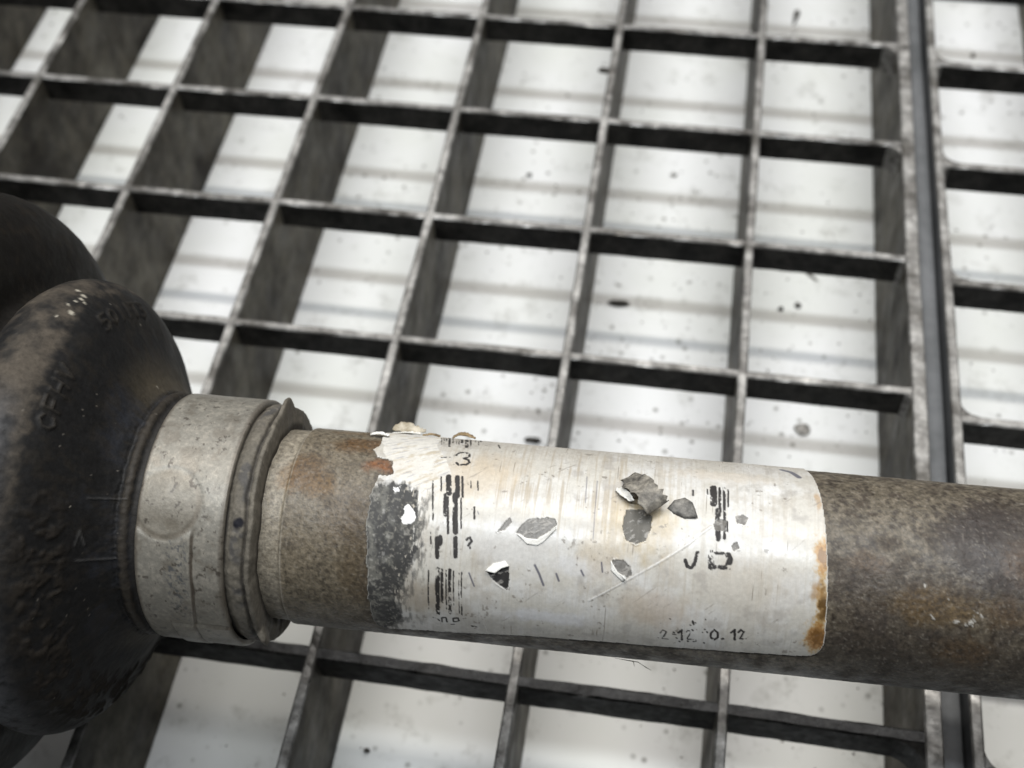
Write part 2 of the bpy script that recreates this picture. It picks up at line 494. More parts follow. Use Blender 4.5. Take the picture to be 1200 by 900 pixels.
FEAT = {'outline':[(-34.12,-11.36),(-33.64,-6.6),(-34.21,-5.16),(-33.37,-3.68),(-31.25,-3.39),(-30.86,-1.09),(-32.44,-0.71),(-33.04,1.15),(-33.06,4.68),(-32.78,7.7),(-32.59,11.68),(-32.31,16.32),(-32.28,19.07),(-31.59,20.71),(-30.02,21.39),(-26.78,21.1),(-23.45,20.8),(-12.96,19.62),(-1.58,19.0),(2.94,18.92),(11.63,18.42),(20.58,17.89),(22.06,17.64),(22.78,17.03),(23.17,16.21),(23.4,15.2),(22.89,6.49),(22.47,0.67),(22.01,-4.18),(21.44,-8.21),(20.94,-10.8)],
        'ink':[([(-26.49,-11.58),(-25.81,-7.81)],0.114),([(-26.14,-11.44),(-25.48,-7.77)],0.114),([(-25.77,-11.15),(-25.4,-9.05)],0.182),([(-25.56,-12.34),(-24.71,-7.48)],0.319),([(-25.01,-11.85),(-24.51,-8.86)],0.159),([(-24.35,-10.9),(-23.93,-8.43)],0.114),([(-24.08,-11.12),(-23.64,-8.5)],0.137),([(-23.73,-11.44),(-23.4,-9.44)],0.364),([(-23.12,-11.55),(-22.53,-7.9)],0.501),([(-22.63,-11.85),(-22.08,-8.29)],0.228),([(-21.95,-11.72),(-21.75,-10.39)],0.228),([(-21.57,-11.64),(-21.16,-8.9)],0.159),([(-21.45,-12.95),(-21.15,-10.85)],0.319),([(-18.69,-10.0),(-18.27,-8.51)],0.205),([(-20.27,-9.22),(-20.13,-9.06)],0.128),([(-23.44,-5.47),(-23.2,-6.04),(-22.47,-6.27),(-21.88,-6.05),(-21.77,-5.34),(-22.45,-4.86),(-21.76,-4.68),(-21.52,-4.19),(-21.93,-3.71),(-22.78,-3.59),(-23.16,-3.87)],0.333),([(-25.26,-4.62),(-24.64,-4.81)],0.167),([(-24.21,-4.87),(-24.1,-4.89)],0.154),([(-23.72,-5.23),(-23.67,-5.54)],0.154),([(-25.56,-0.54),(-24.72,4.75)],0.205),([(-24.64,-1.31),(-24.29,0.69)],0.192),([(-23.71,-1.41),(-23.31,0.95)],0.704),([(-23.74,1.23),(-23.35,3.77)],0.512),([(-23.35,1.54),(-22.73,5.93)],0.307),([(-22.65,-1.53),(-22.2,1.19)],0.64),([(-22.52,0.99),(-21.85,5.74)],0.704),([(-22.02,-1.6),(-21.55,1.24)],0.294),([(-21.7,1.49),(-21.17,5.26)],0.205),([(-20.86,-1.06),(-20.69,-0.05)],0.192),([(-20.01,-1.15),(-19.81,0.1)],0.218),([(-19.92,2.45),(-19.72,3.85)],0.256),([(-24.02,6.67),(-23.8,8.84)],0.576),([(-23.66,6.53),(-23.59,7.15)],0.64),([(-21.76,6.46),(-21.55,8.62)],0.576),([(-24.88,6.02),(-24.73,7.36)],0.179),([(-19.89,7.32),(-19.87,7.47)],0.256),([(-24.77,10.65),(-24.69,16.49)],0.192),([(-23.64,10.32),(-23.53,16.62)],0.589),([(-23.11,10.37),(-22.97,14.98)],0.384),([(-22.58,10.43),(-22.44,15.74)],0.205),([(-22.14,10.28),(-22.0,16.4)],0.422),([(-21.66,10.44),(-21.51,15.06)],0.192),([(-20.99,10.59),(-20.84,16.24)],0.141),([(-20.68,10.45),(-20.52,16.49)],0.205),([(8.99,-3.52),(9.05,-1.02)],0.896),([(9.72,-3.62),(9.82,0.13)],0.384),([(10.24,-3.69),(10.5,3.4)],0.384),([(9.58,-0.08),(9.77,3.57)],0.704),([(10.76,-3.44),(10.81,-0.71)],0.23),([(8.26,-3.27),(8.28,-2.4)],0.192),([(6.5,-2.75),(6.53,-1.91)],0.256),([(10.75,1.31),(10.82,2.62)],0.256),([(-20.4,6.43),(-20.0,6.19),(-19.75,6.58),(-20.12,7.13)],0.333),([(-24.19,17.52),(-23.56,17.84),(-23.37,18.24)],0.256),([(-23.15,18.21),(-23.11,17.35),(-22.56,17.26),(-22.49,18.1)],0.231),([(-21.7,17.29),(-21.05,17.11),(-20.96,17.67),(-21.62,17.95),(-21.7,17.29)],0.231),([(-20.74,17.31),(-20.08,17.05)],0.256),([(-22.09,18.57),(-21.54,18.47)],0.179),([(-19.38,18.46),(-18.74,18.53)],0.256),([(6.08,6.49),(6.33,7.08),(6.85,7.23),(7.21,6.69),(7.43,5.45)],0.436),([(7.62,5.33),(7.34,6.98)],0.128),([(9.04,5.3),(9.15,6.91)],0.769),([(9.05,6.97),(11.06,6.83)],0.513),([(9.44,5.31),(10.55,5.26)],0.385),([(11.06,5.41),(11.3,5.89),(11.15,6.72)],0.769),([(3.89,16.1),(4.17,15.64),(4.6,15.86),(4.17,17.12),(4.9,17.09)],0.173),([(5.35,16.18),(5.75,16.13)],0.173),([(6.04,15.8),(6.41,15.33),(6.54,16.91)],0.308),([(6.85,15.69),(7.12,15.24),(7.55,15.45),(7.14,16.67),(7.86,16.63)],0.173),([(9.27,16.35),(9.42,16.33)],0.308),([(9.89,15.27),(10.25,14.82),(10.69,15.16),(10.76,15.85),(10.4,16.33),(9.95,15.96),(9.89,15.27)],0.282),([(11.29,16.06),(11.44,16.03)],0.308),([(12.3,14.95),(12.66,14.51),(12.81,15.98)],0.308),([(13.1,14.85),(13.36,14.42),(13.79,14.63),(13.4,15.76),(14.11,15.73)],0.244),([(7.61,13.88),(7.75,14.24)],0.282),([(7.63,15.17),(7.74,15.29)],0.256),([(9.09,14.87),(9.16,14.91)],0.179),([(8.2,16.71),(8.27,16.76)],0.139),([(8.19,16.91),(8.25,16.96)],0.161),([(5.87,16.71),(5.93,16.76)],0.234),([(6.27,17.28),(6.34,17.34)],0.25),([(9.06,13.45),(9.12,13.49)],0.122),([(3.83,14.54),(3.9,14.59)],0.21),([(9.78,14.63),(9.85,14.68)],0.122),([(7.34,14.42),(7.41,14.47)],0.226),([(6.52,14.86),(6.59,14.9)],0.166),([(5.48,15.81),(5.54,15.86)],0.251),([(7.26,16.98),(7.32,17.03)],0.266),([(7.96,16.98),(8.03,17.04)],0.193),([(9.23,17.08),(9.29,17.13)],0.269),([(7.61,13.87),(7.68,13.91)],0.163),([(9.25,16.95),(9.31,17.0)],0.127),([(9.4,15.21),(9.47,15.26)],0.208),([(7.93,14.01),(7.99,14.05)],0.12),([(8.89,15.3),(8.95,15.34)],0.146),([(4.85,13.84),(4.91,13.88)],0.178),([(9.21,17.08),(9.28,17.13)],0.209),([(3.67,17.05),(3.74,17.1)],0.139)],
        'pen':[([(17.66,-9.71),(18.67,-9.07),(19.59,-7.52)],0.705),([(-11.82,8.73),(-11.22,9.72),(-10.61,11.06)],0.282),([(-9.16,9.51),(-8.79,10.33)],0.256),([(-3.84,7.65),(-3.64,8.76)],0.205),([(-6.21,8.81),(-5.86,9.4)],0.231),([(-19.76,10.47),(-19.05,12.07)],0.205),([(-19.43,2.96),(-19.28,3.27)],0.128),([(-6.61,-3.49),(-6.45,0.53)],0.103),([(-5.28,-2.9),(-5.09,4.99)],0.103)],
        'crease':[(8.85,2.17),(7.59,3.26),(6.44,4.42),(3.75,6.51),(0.36,8.78),(-2.56,10.77),(-5.02,12.48)],
        'smudge':[(-39.03,1.46),(-33.39,0.78),(-30.44,-0.28),(-26.77,0.94),(-25.66,7.76),(-26.75,10.41),(-27.74,13.5),(-28.43,15.55),(-27.7,18.08),(-30.81,22.26),(-39.11,26.04)],
        'torn':[(-35.1,-12.3),(-26.24,-12.89),(-26.31,-7.24),(-23.38,-2.0),(-24.83,0.98),(-27.69,0.56),(-30.52,-0.66),(-32.16,-3.33)],
        'chips':[[(-28.18,2.81),(-27.36,3.28),(-27.0,4.33),(-27.22,5.09),(-28.46,5.41),(-28.66,4.69),(-28.42,4.14),(-28.63,3.4)],[(-30.47,0.72),(-29.71,0.76),(-29.5,1.34),(-30.14,1.4)]],
        'holes':[[(-17.68,10.04),(-16.53,10.04),(-15.83,9.44),(-14.96,9.14),(-14.8,10.94),(-14.94,12.19),(-15.48,11.91),(-16.78,11.04)],[(-14.45,5.05),(-13.73,3.92),(-13.08,3.22),(-11.01,2.91),(-9.85,3.02),(-9.58,3.64),(-10.43,4.56),(-11.78,5.63),(-13.03,5.64)],[(-1.51,0.96),(0.45,0.76),(1.74,1.54),(1.75,3.08),(1.25,4.6),(0.06,5.13),(-1.1,4.72),(-1.74,3.2)],[(3.49,0.29),(4.29,-0.87),(5.62,-1.28),(6.57,-0.62),(7.27,1.21),(5.75,1.42),(4.38,0.93)],[(-2.63,7.33),(-1.31,7.1),(-0.33,7.82),(-0.05,8.82),(-0.91,9.53),(-2.02,8.5)],[(11.74,0.52),(12.55,0.08),(13.27,0.59),(12.79,1.55),(11.97,1.41)],[(9.03,1.71),(9.92,0.94),(10.75,1.31),(10.39,2.45),(9.38,2.55)],[(-16.73,5.26),(-16.12,4.15),(-15.37,3.33),(-15.1,3.84),(-15.92,4.97)],[(11.4,4.25),(12.07,3.67),(12.32,4.47),(11.63,4.85)]],
        'white':[[(-17.79,9.95),(-16.91,9.01),(-15.48,8.56),(-14.91,9.13),(-15.83,9.49),(-16.52,10.14)],[(-14.32,5.24),(-13.03,5.64),(-11.78,5.63),(-10.42,4.66),(-9.66,3.86),(-9.63,4.17),(-11.12,5.98),(-11.71,6.39),(-12.96,6.36)],[(-2.73,7.34),(-2.64,8.46),(-1.1,9.71),(-0.63,9.19),(-1.81,8.58)]],
        'lblobs':[(3.03,3.8,5.38,1.69,(0.72,0.71,0.69),0.65),(-5.32,8.41,5.38,1.41,(0.68,0.68,0.69),0.5),(-10.1,15.48,6.15,1.27,(0.66,0.66,0.68),0.6),(10.46,-5.62,7.05,1.41,(0.68,0.66,0.62),0.55),(16.16,-4.01,2.05,0.99,(0.74,0.73,0.71),0.7),(16.81,3.83,2.05,1.27,(0.74,0.73,0.72),0.7),(11.9,4.2,1.54,1.13,(0.66,0.66,0.66),0.6),(-14.8,6.74,7.69,3.53,(0.66,0.66,0.66),0.45),(0.38,2.67,5.38,4.79,(0.42,0.31,0.14),0.6),(22.12,4.45,0.77,2.12,(0.24,0.125,0.035),0.95),(22.55,10.5,0.64,2.82,(0.11,0.06,0.018),0.95),(22.42,14.41,1.15,1.83,(0.16,0.075,0.02),0.9),(21.78,8.51,1.03,1.41,(0.35,0.2,0.07),0.7),(21.75,-2.64,0.51,1.69,(0.4,0.24,0.1),0.6),(-4.42,6.78,2.82,3.67,(0.5,0.42,0.3),0.5),(3.24,12.95,5.13,3.1,(0.45,0.36,0.27),0.5),(-18.33,-4.37,5.13,2.82,(0.5,0.42,0.32),0.4),(-24.96,14.44,4.49,3.1,(0.25,0.2,0.14),0.6),(-29.98,-2.38,2.82,1.41,(0.5,0.3,0.12),0.35),(14.05,9.08,7.69,5.64,(0.5,0.45,0.38),0.35),(10.47,-6.02,7.69,1.41,(0.5,0.42,0.32),0.4),(-20.11,-1.82,6.41,3.53,(0.55,0.44,0.3),0.45)],
        'tblobs':[(-43.69,0.23,1.67,2.54,(0.27,0.14,0.028),0.95),(-41.87,-0.47,3.59,3.1,(0.11,0.062,0.024),0.9),(-39.93,1.32,2.56,2.12,(0.15,0.085,0.026),0.9),(-35.82,-6.16,4.36,2.12,(0.13,0.068,0.024),0.95),(-32.61,-2.35,2.31,1.41,(0.22,0.08,0.022),1.0),(-37.95,-10.16,3.85,1.13,(0.16,0.1,0.045),0.6),(-33.58,10.66,3.33,8.46,(0.075,0.05,0.024),0.6),(-33.58,4.83,1.79,4.23,(0.075,0.052,0.026),0.6),(-36.31,4.55,3.21,4.23,(0.11,0.075,0.045),0.5),(27.68,4.93,2.82,1.69,(0.15,0.085,0.034),0.7),(35.74,8.94,6.15,2.82,(0.17,0.11,0.042),0.7),(32.83,9.03,2.82,1.97,(0.17,0.11,0.04),0.65),(43.4,1.08,9.62,8.74,(0.03,0.022,0.021),1.0),(39.55,0.36,4.49,4.51,(0.035,0.026,0.024),0.85),(44.73,3.06,1.79,3.1,(0.085,0.048,0.022),0.7),(43.48,9.16,3.08,2.26,(0.1,0.06,0.024),0.6),(26.94,8.81,3.85,8.46,(0.07,0.055,0.045),0.5),(30.75,7.43,7.69,4.23,(0.06,0.047,0.04),0.5),(39.45,14.62,3.85,2.54,(0.16,0.09,0.03),0.5),(32.62,14.88,15.38,5.64,(0.035,0.028,0.024),0.5)],
        'tflecks':[(35.38,10.21),(35.6,10.39),(38.87,10.99),(39.5,9.77),(39.92,9.12),(40.25,9.49),(34.14,7.1),(36.62,7.85),(37.85,10.57),(39.31,10.63),(40.67,9.86)],
        'b_line1':[(9.99,26.75),(4.81,25.0)],
        'b_line2':[(11.0,48.0),(5.48,51.75)],
        'b_A':[(11.25,42.75),(10.58,37.75),(9.83,43.25)],
        'b_top':[(18.83,-30.25),(17.76,-57.0)],
        'b_left':[(18.66,9.25),(18.17,-7.25)],
        'b_white':[(21.62,-23.5),(22.12,-28.75),(22.2,-33.0)],
        'b_crest':[(25.88,-7.25),(21.28,6.75),(21.53,24.75)],
        'b_brown':[(16.0,43.25),(18.17,23.75),(16.42,60.0),(13.91,57.5),(19.74,72.25)],
        'b_edge':[(4.3,51.0),(4.81,-22.75)],
        'b_dust':[(22.28,-9.75),(23.43,-0.75)],
        'b_flare':[(5.39,-43.5),(11.16,119.5)],
        'clampcircle':[(-57.43,25.2),(-52.88,27.4),(-56.97,40.6)]}

shaft = empty('drive_shaft', (-0.0160086, -0.0655331, 0.0), 'grimy steel drive shaft with a torn white label and black rubber boot', 'drive shaft')


def angles(fine_lo, fine_hi, fine, coarse):
    a = np.arange(fine_lo, fine_hi, fine)
    b = np.arange(fine_hi, fine_lo + 360, coarse)
    return np.radians(np.concatenate([a, b]))


# --- steel tube
s = np.concatenate([np.linspace(-58, -48, 8), np.arange(-47.8, 52, 0.2), np.linspace(53, 150, 60)])
th = angles(-78, 130, 0.9, 5)
S, T = np.meshgrid(s, th, indexing='ij')
A = np.where(T > math.pi, T - 2 * math.pi, T) * RAD
r = 12.62 + (RAD - 12.62) * sstep(-44.05, -43.55, S + 0.12 * fbm(A * 0.3, S * 0, 5))
r = r + 0.035 * fbm(S * 1.1, A * 1.1, 3) + 0.02 * np.abs(fbm(S * 2.2, A * 2.2, 8))
mot = fbm(S * 0.55, A * 0.55, 12, 5)
mot2 = fbm(S * 1.8, A * 1.8, 14, 4)
C = np.zeros(S.shape + (3,)) + np.array([0.138, 0.120, 0.092])
C = mix(C, (0.225, 0.195, 0.155), sstep(0.0, 0.55, mot2) * 0.7)
C = mix(C, (0.050, 0.039, 0.030), sstep(-0.05, -0.5, mot2) * 0.9)
C = mix(C, (0.065, 0.049, 0.036), sstep(0.05, 0.5, mot) * 0.7)
left = sstep(-30, -36, S)
C = mix(C, np.array([0.24, 0.207, 0.155]), left * 0.5)
C = mix(C, np.array([0.36, 0.33, 0.27]), sstep(-43.6, -44.0, S) * 0.55 * sstep(-0.5, 0.4, mot2 + 0.2))
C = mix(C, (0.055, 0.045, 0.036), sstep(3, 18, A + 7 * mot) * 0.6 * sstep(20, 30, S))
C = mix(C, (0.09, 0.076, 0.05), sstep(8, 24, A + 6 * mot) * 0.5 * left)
ws = S + 0.9 * fbm(S * 0.7, A * 0.7, 31, 5)
wa = A + 0.9 * fbm(S * 0.7, A * 0.7, 37, 5)
for cs, ca, rs, ra, cc, k in FEAT['tblobs']:
    q = np.hypot((ws - cs) / rs, (wa - ca) / ra) + 0.2 * mot2
    kk = sstep(1.2, 0.4, q) * k * (0.8 + 0.4 * mot2)
    C = mix(C, cc, kk)
    r = r + 0.05 * kk * (0.5 + mot2)
fl = np.zeros(S.shape)
for cs, ca in FEAT['tflecks']:
    fl = np.maximum(fl, sstep(0.26, 0.1, np.hypot(ws - cs, (wa - ca) * 1.3)))
C = C * np.array([0.78, 0.75, 0.70])
pit = fbm(S * 3.6, A * 3.6, 161, 3)
C = mix(C, (0.028, 0.022, 0.017), sstep(0.15, 0.55, pit + 0.25 * mot) * 0.6)
C = mix(C, (0.24, 0.215, 0.18), sstep(0.3, 0.6, -pit) * 0.35)
neck = sstep(-43.75, -43.95, S + 0.1 * mot)
C = mix(C, (0.27, 0.24, 0.19), neck * (0.45 + 0.3 * mot2))
C = mix(C, (0.33, 0.30, 0.25), sstep(0.22, 0.06, np.abs(S + 43.6)) * 0.6)
r = r - 0.03 * sstep(0.12, 0.5, pit)
C = mix(C, (0.42, 0.40, 0.36), fl)
r = r + fl * 0.1
rg = np.clip(0.52 + 0.25 * mot - 0.06 * left, 0.4, 0.95)
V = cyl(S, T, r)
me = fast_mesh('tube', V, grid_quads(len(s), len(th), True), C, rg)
# closing disc at the far end so that the tube is solid
tube = new_obj('tube', me, M_tube, shaft)
nE = 40
tE = np.linspace(0, 2 * math.pi, nE, endpoint=False)
ve = np.concatenate([cyl(np.full(nE, 150.0), tE, np.full(nE, RAD)), cyl(np.full(nE, 151.0), tE, np.full(nE, RAD - 1.2)), cyl(np.full(nE, 151.0), tE, np.full(nE, 0.3))])
me = fast_mesh('tube_end', ve, grid_quads(3, nE, True))
new_obj('tube_end', me, M_face, tube)

# --- paper label glued round the tube
step_s, step_a = 0.095, 0.1
s = np.arange(-35.6, 26.2, step_s)
a = np.arange(-19.5, 27.5, step_a)
S, A = np.meshgrid(s, a, indexing='ij')
wob = 0.16 * fbm(S * 1.3, A * 1.3, 51, 3)
wob2 = 0.16 * fbm(S * 1.3, A * 1.3, 57, 3)
ol = list(FEAT['outline'])
ol = [(-30.2, -19.3)] + [(ol[0][0] + 0.3, ol[0][1] - 1.2)] + ol + [(20.5, -17.0), (19.5, -19.3)]
ragged = sstep(-18, -26, S)
inside = poly_in(S + wob * ragged * 1.6 + 0.06 * wob, A + wob2 * ragged * 1.6 + 0.15 * wob2 * sstep(15, 5, S), ol)
hole = np.zeros(S.shape, bool)
for p in FEAT['holes']:
    hole |= poly_in(S + wob * 0.9, A + wob2 * 0.9, p)
white = np.zeros(S.shape, bool)
for p in FEAT['white']:
    white |= poly_in(S + wob * 0.8, A + wob2 * 0.8, p)
ink = np.zeros(S.shape)
wear = fbm(S * 1.5, A * 0.55, 61, 4)
wear2 = fbm(S * 4.0, A * 3.0, 67, 3)
inkn = fbm(S * 3.0, A * 2.4, 63, 3)
for pts, w in FEAT['ink']:
    xs = [q[0] for q in pts]
    ys = [q[1] for q in pts]
    i0, i1 = np.searchsorted(s, (min(xs) - 1, max(xs) + 1))
    j0, j1 = np.searchsorted(a, (min(ys) - 1, max(ys) + 1))
    sub = (slice(i0, i1), slice(j0, j1))
    dd = seg_dist(S[sub] + wob2[sub] * 0.15 + 0.03 * wear2[sub], A[sub] + wob[sub] * 0.6 + 0.08 * inkn[sub], pts)
    ink[sub] = np.maximum(ink[sub], sstep(w * 0.5 + 0.05, w * 0.5 - 0.05, dd + 0.16 * np.clip(wear[sub] * 0.8 + wear2[sub] * 0.7 + inkn[sub] * 0.5 - 0.05, -0.04, 1)))
ink *= sstep(0.55, 0.25, wear * 0.6 + wear2 * 0.55 + inkn * 0.35)
pen = np.zeros(S.shape)
for pts, w in FEAT['pen']:
    pen = np.maximum(pen, sstep(w * 0.5 + 0.06, w * 0.5 - 0.06, seg_dist(S, A, pts)))
smd = 0
for k in range(6):
    smd = smd + poly_in(S + (0.6 + 0.7 * k) * fbm(S * 2.4, A * 0.8, 71, 5) - 0.3 * k + 0.6, A + 0.7 * fbm(S * 0.9, A * 0.9, 73, 5), FEAT['smudge']) / 6.0
torn = poly_in(S + wob * 2, A + wob2 * 2, FEAT['torn']).astype(float)
chips = np.zeros(S.shape, bool)
for p in FEAT['chips']:
    chips |= poly_in(S + wob * 1.6, A + wob2 * 1.6, p)
# distance to the diagonal crease and the side of it
cdist = seg_dist(S, A, FEAT['crease'])
crs = FEAT['crease']

streak = fbm(S * 3.2, A * 0.12, 81, 4)          # wear running round the tube
streak2 = fbm(S * 9.0, A * 0.25, 83, 3)
cloud = fbm(S * 0.22, A * 0.22, 85, 4)
C = np.zeros(S.shape + (3,)) + np.array([0.555, 0.530, 0.475])
C = mix(C, (0.64, 0.63, 0.605), sstep(-0.15, 0.45, cloud) * 0.8)
zone = sstep(1.25, 0.4, np.hypot((S + 10) / 15.0, (A + 3) / 9.0))
patch = fbm(S * 0.35, A * 0.45, 86, 5)
C = mix(C, (0.44, 0.40, 0.34), sstep(0.05, 0.6, patch + 0.25 * streak) * 0.5)
C = mix(C, (0.42, 0.365, 0.285), sstep(0.05, 0.55, streak + 0.35 * cloud) * (0.22 + 0.7 * zone))
C = mix(C, (0.40, 0.345, 0.27), sstep(0.2, 0.7, streak2 + 0.3 * streak) * (0.12 + 0.4 * zone))
grey = sstep(-0.2, -0.6, fbm(S * 0.5, A * 0.5, 87, 5))
C = mix(C, (0.36, 0.335, 0.305), grey * 0.55)
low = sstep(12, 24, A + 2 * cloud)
C = mix(C, (0.36, 0.335, 0.295), low * (0.35 + 0.55 * sstep(-0.3, 0.4, patch + 0.4 * wear2)))  # lower half: real grime, with the underside's falloff of light painted in too
grime_shade = sstep(-4, -11, A + 5 * patch + 2 * wear)
C = mix(C, (0.36, 0.325, 0.275), grime_shade * (0.3 + 0.45 * sstep(-0.3, 0.4, wear2 + patch)))  # tan grime along the top, also darkened for light falling off there
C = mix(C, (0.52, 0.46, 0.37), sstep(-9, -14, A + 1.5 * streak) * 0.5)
ws = S + 0.6 * fbm(S * 1.1, A * 1.1, 91, 4)
wa = A + 0.6 * fbm(S * 1.1, A * 1.1, 93, 4)
for cs, ca, rs, ra, cc, k in FEAT['lblobs']:
    q = np.hypot((ws - cs) / rs, (wa - ca) / ra)
    if k >= 0.9:
        q = q + 0.45 * wear2
        C = mix(C, (0.46, 0.31, 0.13), sstep(1.7, 1.0, q) * 0.75)
        C = mix(C, np.array(cc) * 1.9, sstep(1.2, 0.8, q) * 0.8)
        C = mix(C, cc, sstep(0.85, 0.45, q) * k)
    else:
        C = mix(C, cc, sstep(1.15, 0.4, q + 0.3 * wear) * k)
# dark specks and grime dots
spk = sstep(0.60, 0.74, vnoise(S * 1.9 + 3, A * 1.7, 97) * 0.55 + vnoise(S * 4.3, A * 3.9, 99) * 0.3 + 0.35 * fbm(S * 0.3, A * 0.3, 98, 3))
C = mix(C, (0.16, 0.13, 0.10), spk * 0.6)
fu0 = S * 0.75 - A * 0.66
fv0 = S * 0.66 + A * 0.75
scr = sstep(0.56, 0.68, fbm(S * 4.5, A * 0.18 + S * 0.02, 101, 3)) * sstep(0.0, 0.4, vnoise(S * 0.6, A * 0.2, 103))
C = mix(C, (0.16, 0.125, 0.09), scr * 0.7)
scr2 = sstep(0.52, 0.60, fbm(fu0 * 0.22, fv0 * 3.0, 145, 3)) * sstep(0.1, 0.5, vnoise(S * 0.35, A * 0.35, 147))
C = mix(C, (0.22, 0.19, 0.16), scr2 * 0.55)
nick = sstep(0.50, 0.60, fbm(S * 0.9, A * 1.1, 149, 5)) * sstep(0.15, 0.4, fbm(S * 0.25, A * 0.25, 151, 2) + 0.15)
C = mix(C, (0.20, 0.175, 0.145), nick * 0.75)
fu = S * 0.86 - A * 0.5
fv = S * 0.5 + A * 0.86
tn = 0.75 * fbm(fu * 0.45, fv * 2.6, 105, 4) + 0.5 * fbm(S * 0.9, A * 0.9, 106, 4)
C = mix(C, (0.66, 0.635, 0.58), torn * 0.85)
C = mix(C, (0.47, 0.40, 0.29), torn * sstep(0.1, 0.55, tn) * 0.8)
C = mix(C, (0.34, 0.33, 0.35), torn * sstep(0.28, 0.5, fbm(fu * 0.5, fv * 4.5, 107, 3)) * 0.75)
sm_n = fbm(S * 1.0, A * 1.0, 109, 5)
mott = fbm(S * 2.6, A * 2.6, 171, 4)
dark = mix(np.zeros(S.shape + (3,)) + np.array([0.013, 0.013, 0.0135]), (0.105, 0.102, 0.088), sstep(-0.3, 0.5, sm_n + 0.45 * sstep(-29, -33.5, S) - 0.2))
dark = mix(dark, (0.19, 0.18, 0.15), sstep(0.2, 0.5, mott) * 0.6)
dark = mix(dark, (0.010, 0.010, 0.010), sstep(-0.15, -0.45, mott) * 0.8)
C = mix(C, dark, smd * np.clip(0.95 - 0.25 * sstep(0.3, 0.6, fbm(S * 2, A * 2, 111, 4)), 0, 1))
C = mix(C, (0.55, 0.50, 0.42), smd * sstep(0.42, 0.55, fbm(S * 2.6, A * 1.3, 113, 4)) * sstep(-30, -28, S) * 0.8)
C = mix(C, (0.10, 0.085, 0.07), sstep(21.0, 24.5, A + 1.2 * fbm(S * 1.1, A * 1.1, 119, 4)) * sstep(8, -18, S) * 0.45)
C = mix(C, (0.014, 0.011, 0.0095), ink)
C = mix(C, (0.085, 0.085, 0.115), pen * 0.85)
C = mix(C, (0.80, 0.79, 0.77), chips.astype(float))
C = mix(C, (0.17, 0.16, 0.145) + 0.07 * wear2[..., None], hole.astype(float))
C = mix(C, (0.085, 0.076, 0.058), poly_in(S + wob * 0.9, A + wob2 * 0.9, FEAT['holes'][2]).astype(float))  # hole under the curl, with the curl's cast shadow painted into its colour
C = mix(C, (0.035, 0.033, 0.032), poly_in(S, A, FEAT['holes'][0]).astype(float))
ring = hole.copy()
for k in range(2):
    ring[1:-1, 1:-1] = ring[1:-1, 1:-1] | ring[2:, 1:-1] | ring[:-2, 1:-1] | ring[1:-1, 2:] | ring[1:-1, :-2]
ring = (ring & ~hole).astype(float) * sstep(0.0, 0.3, fbm(S * 1.2, A * 1.2, 141, 3))
C = mix(C, (0.66, 0.65, 0.62), ring * 0.45)
fuzz = hole * sstep(0.22, 0.42, fbm(fu * 1.2, fv * 3.6, 143, 4))
C = mix(C, (0.36, 0.34, 0.31), fuzz * 0.7)
C = mix(C, (0.72, 0.71, 0.68), white * (0.75 + 0.25 * sstep(-0.3, 0.3, wear2)))
C = mix(C, (0.74, 0.73, 0.71), sstep(0.13, 0.03, cdist + 0.10 * np.clip(wear2 + 0.2, 0, 1)) * 0.7)
C = mix(C, (0.26, 0.22, 0.17), sstep(0.09, 0.02, np.abs(cdist - 0.17)) * 0.45 * sstep(-0.2, 0.2, wear))
# pale worn rim along the cut edges
inn = inside.copy()
for k in range(2):
    inn[1:-1, 1:-1] = inn[1:-1, 1:-1] & inn[2:, 1:-1] & inn[:-2, 1:-1] & inn[1:-1, 2:] & inn[1:-1, :-2]
rim = inside & ~inn
C = mix(C, (0.62, 0.60, 0.55), rim.astype(float) * (0.35 + 0.5 * sstep(-30, -10, S)))

r = RAD + 0.20 + 0.012 * fbm(S * 0.8, A * 0.8, 115, 4) + 0.004 * streak2
r = r + 0.05 * torn * tn + 0.05 * sstep(0.20, 0.0, cdist) - 0.09 * hole + 0.05 * ring + 0.04 * fuzz + 0.05 * white + 0.03 * chips
r = r + 0.04 * sstep(0.2, 0.6, fbm(S * 0.16, A * 0.16, 117, 2))
er1 = inside.copy()
er1[1:-1, 1:-1] = er1[1:-1, 1:-1] & er1[2:, 1:-1] & er1[:-2, 1:-1] & er1[1:-1, 2:] & er1[1:-1, :-2]
r = np.where(er1, r, RAD + 0.045)
shine = sstep(1.1, 0.3, np.hypot((S + 12) / 14.0, (A - 8.5) / 5.5))
rg = np.clip(0.33 - 0.11 * shine + 0.10 * streak + 0.2 * hole + 0.4 * smd + 0.25 * torn + 0.4 * ink + 0.1 * spk, 0.22, 0.9)
C = C * 0.9
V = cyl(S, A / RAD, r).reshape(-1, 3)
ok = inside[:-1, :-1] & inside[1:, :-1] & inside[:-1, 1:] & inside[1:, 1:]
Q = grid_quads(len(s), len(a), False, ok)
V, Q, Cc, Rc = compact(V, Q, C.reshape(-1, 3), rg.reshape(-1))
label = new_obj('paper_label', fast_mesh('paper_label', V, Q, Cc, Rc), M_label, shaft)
label['label'] = 'scuffed white paper label with worn barcodes, half rubbed off and torn'


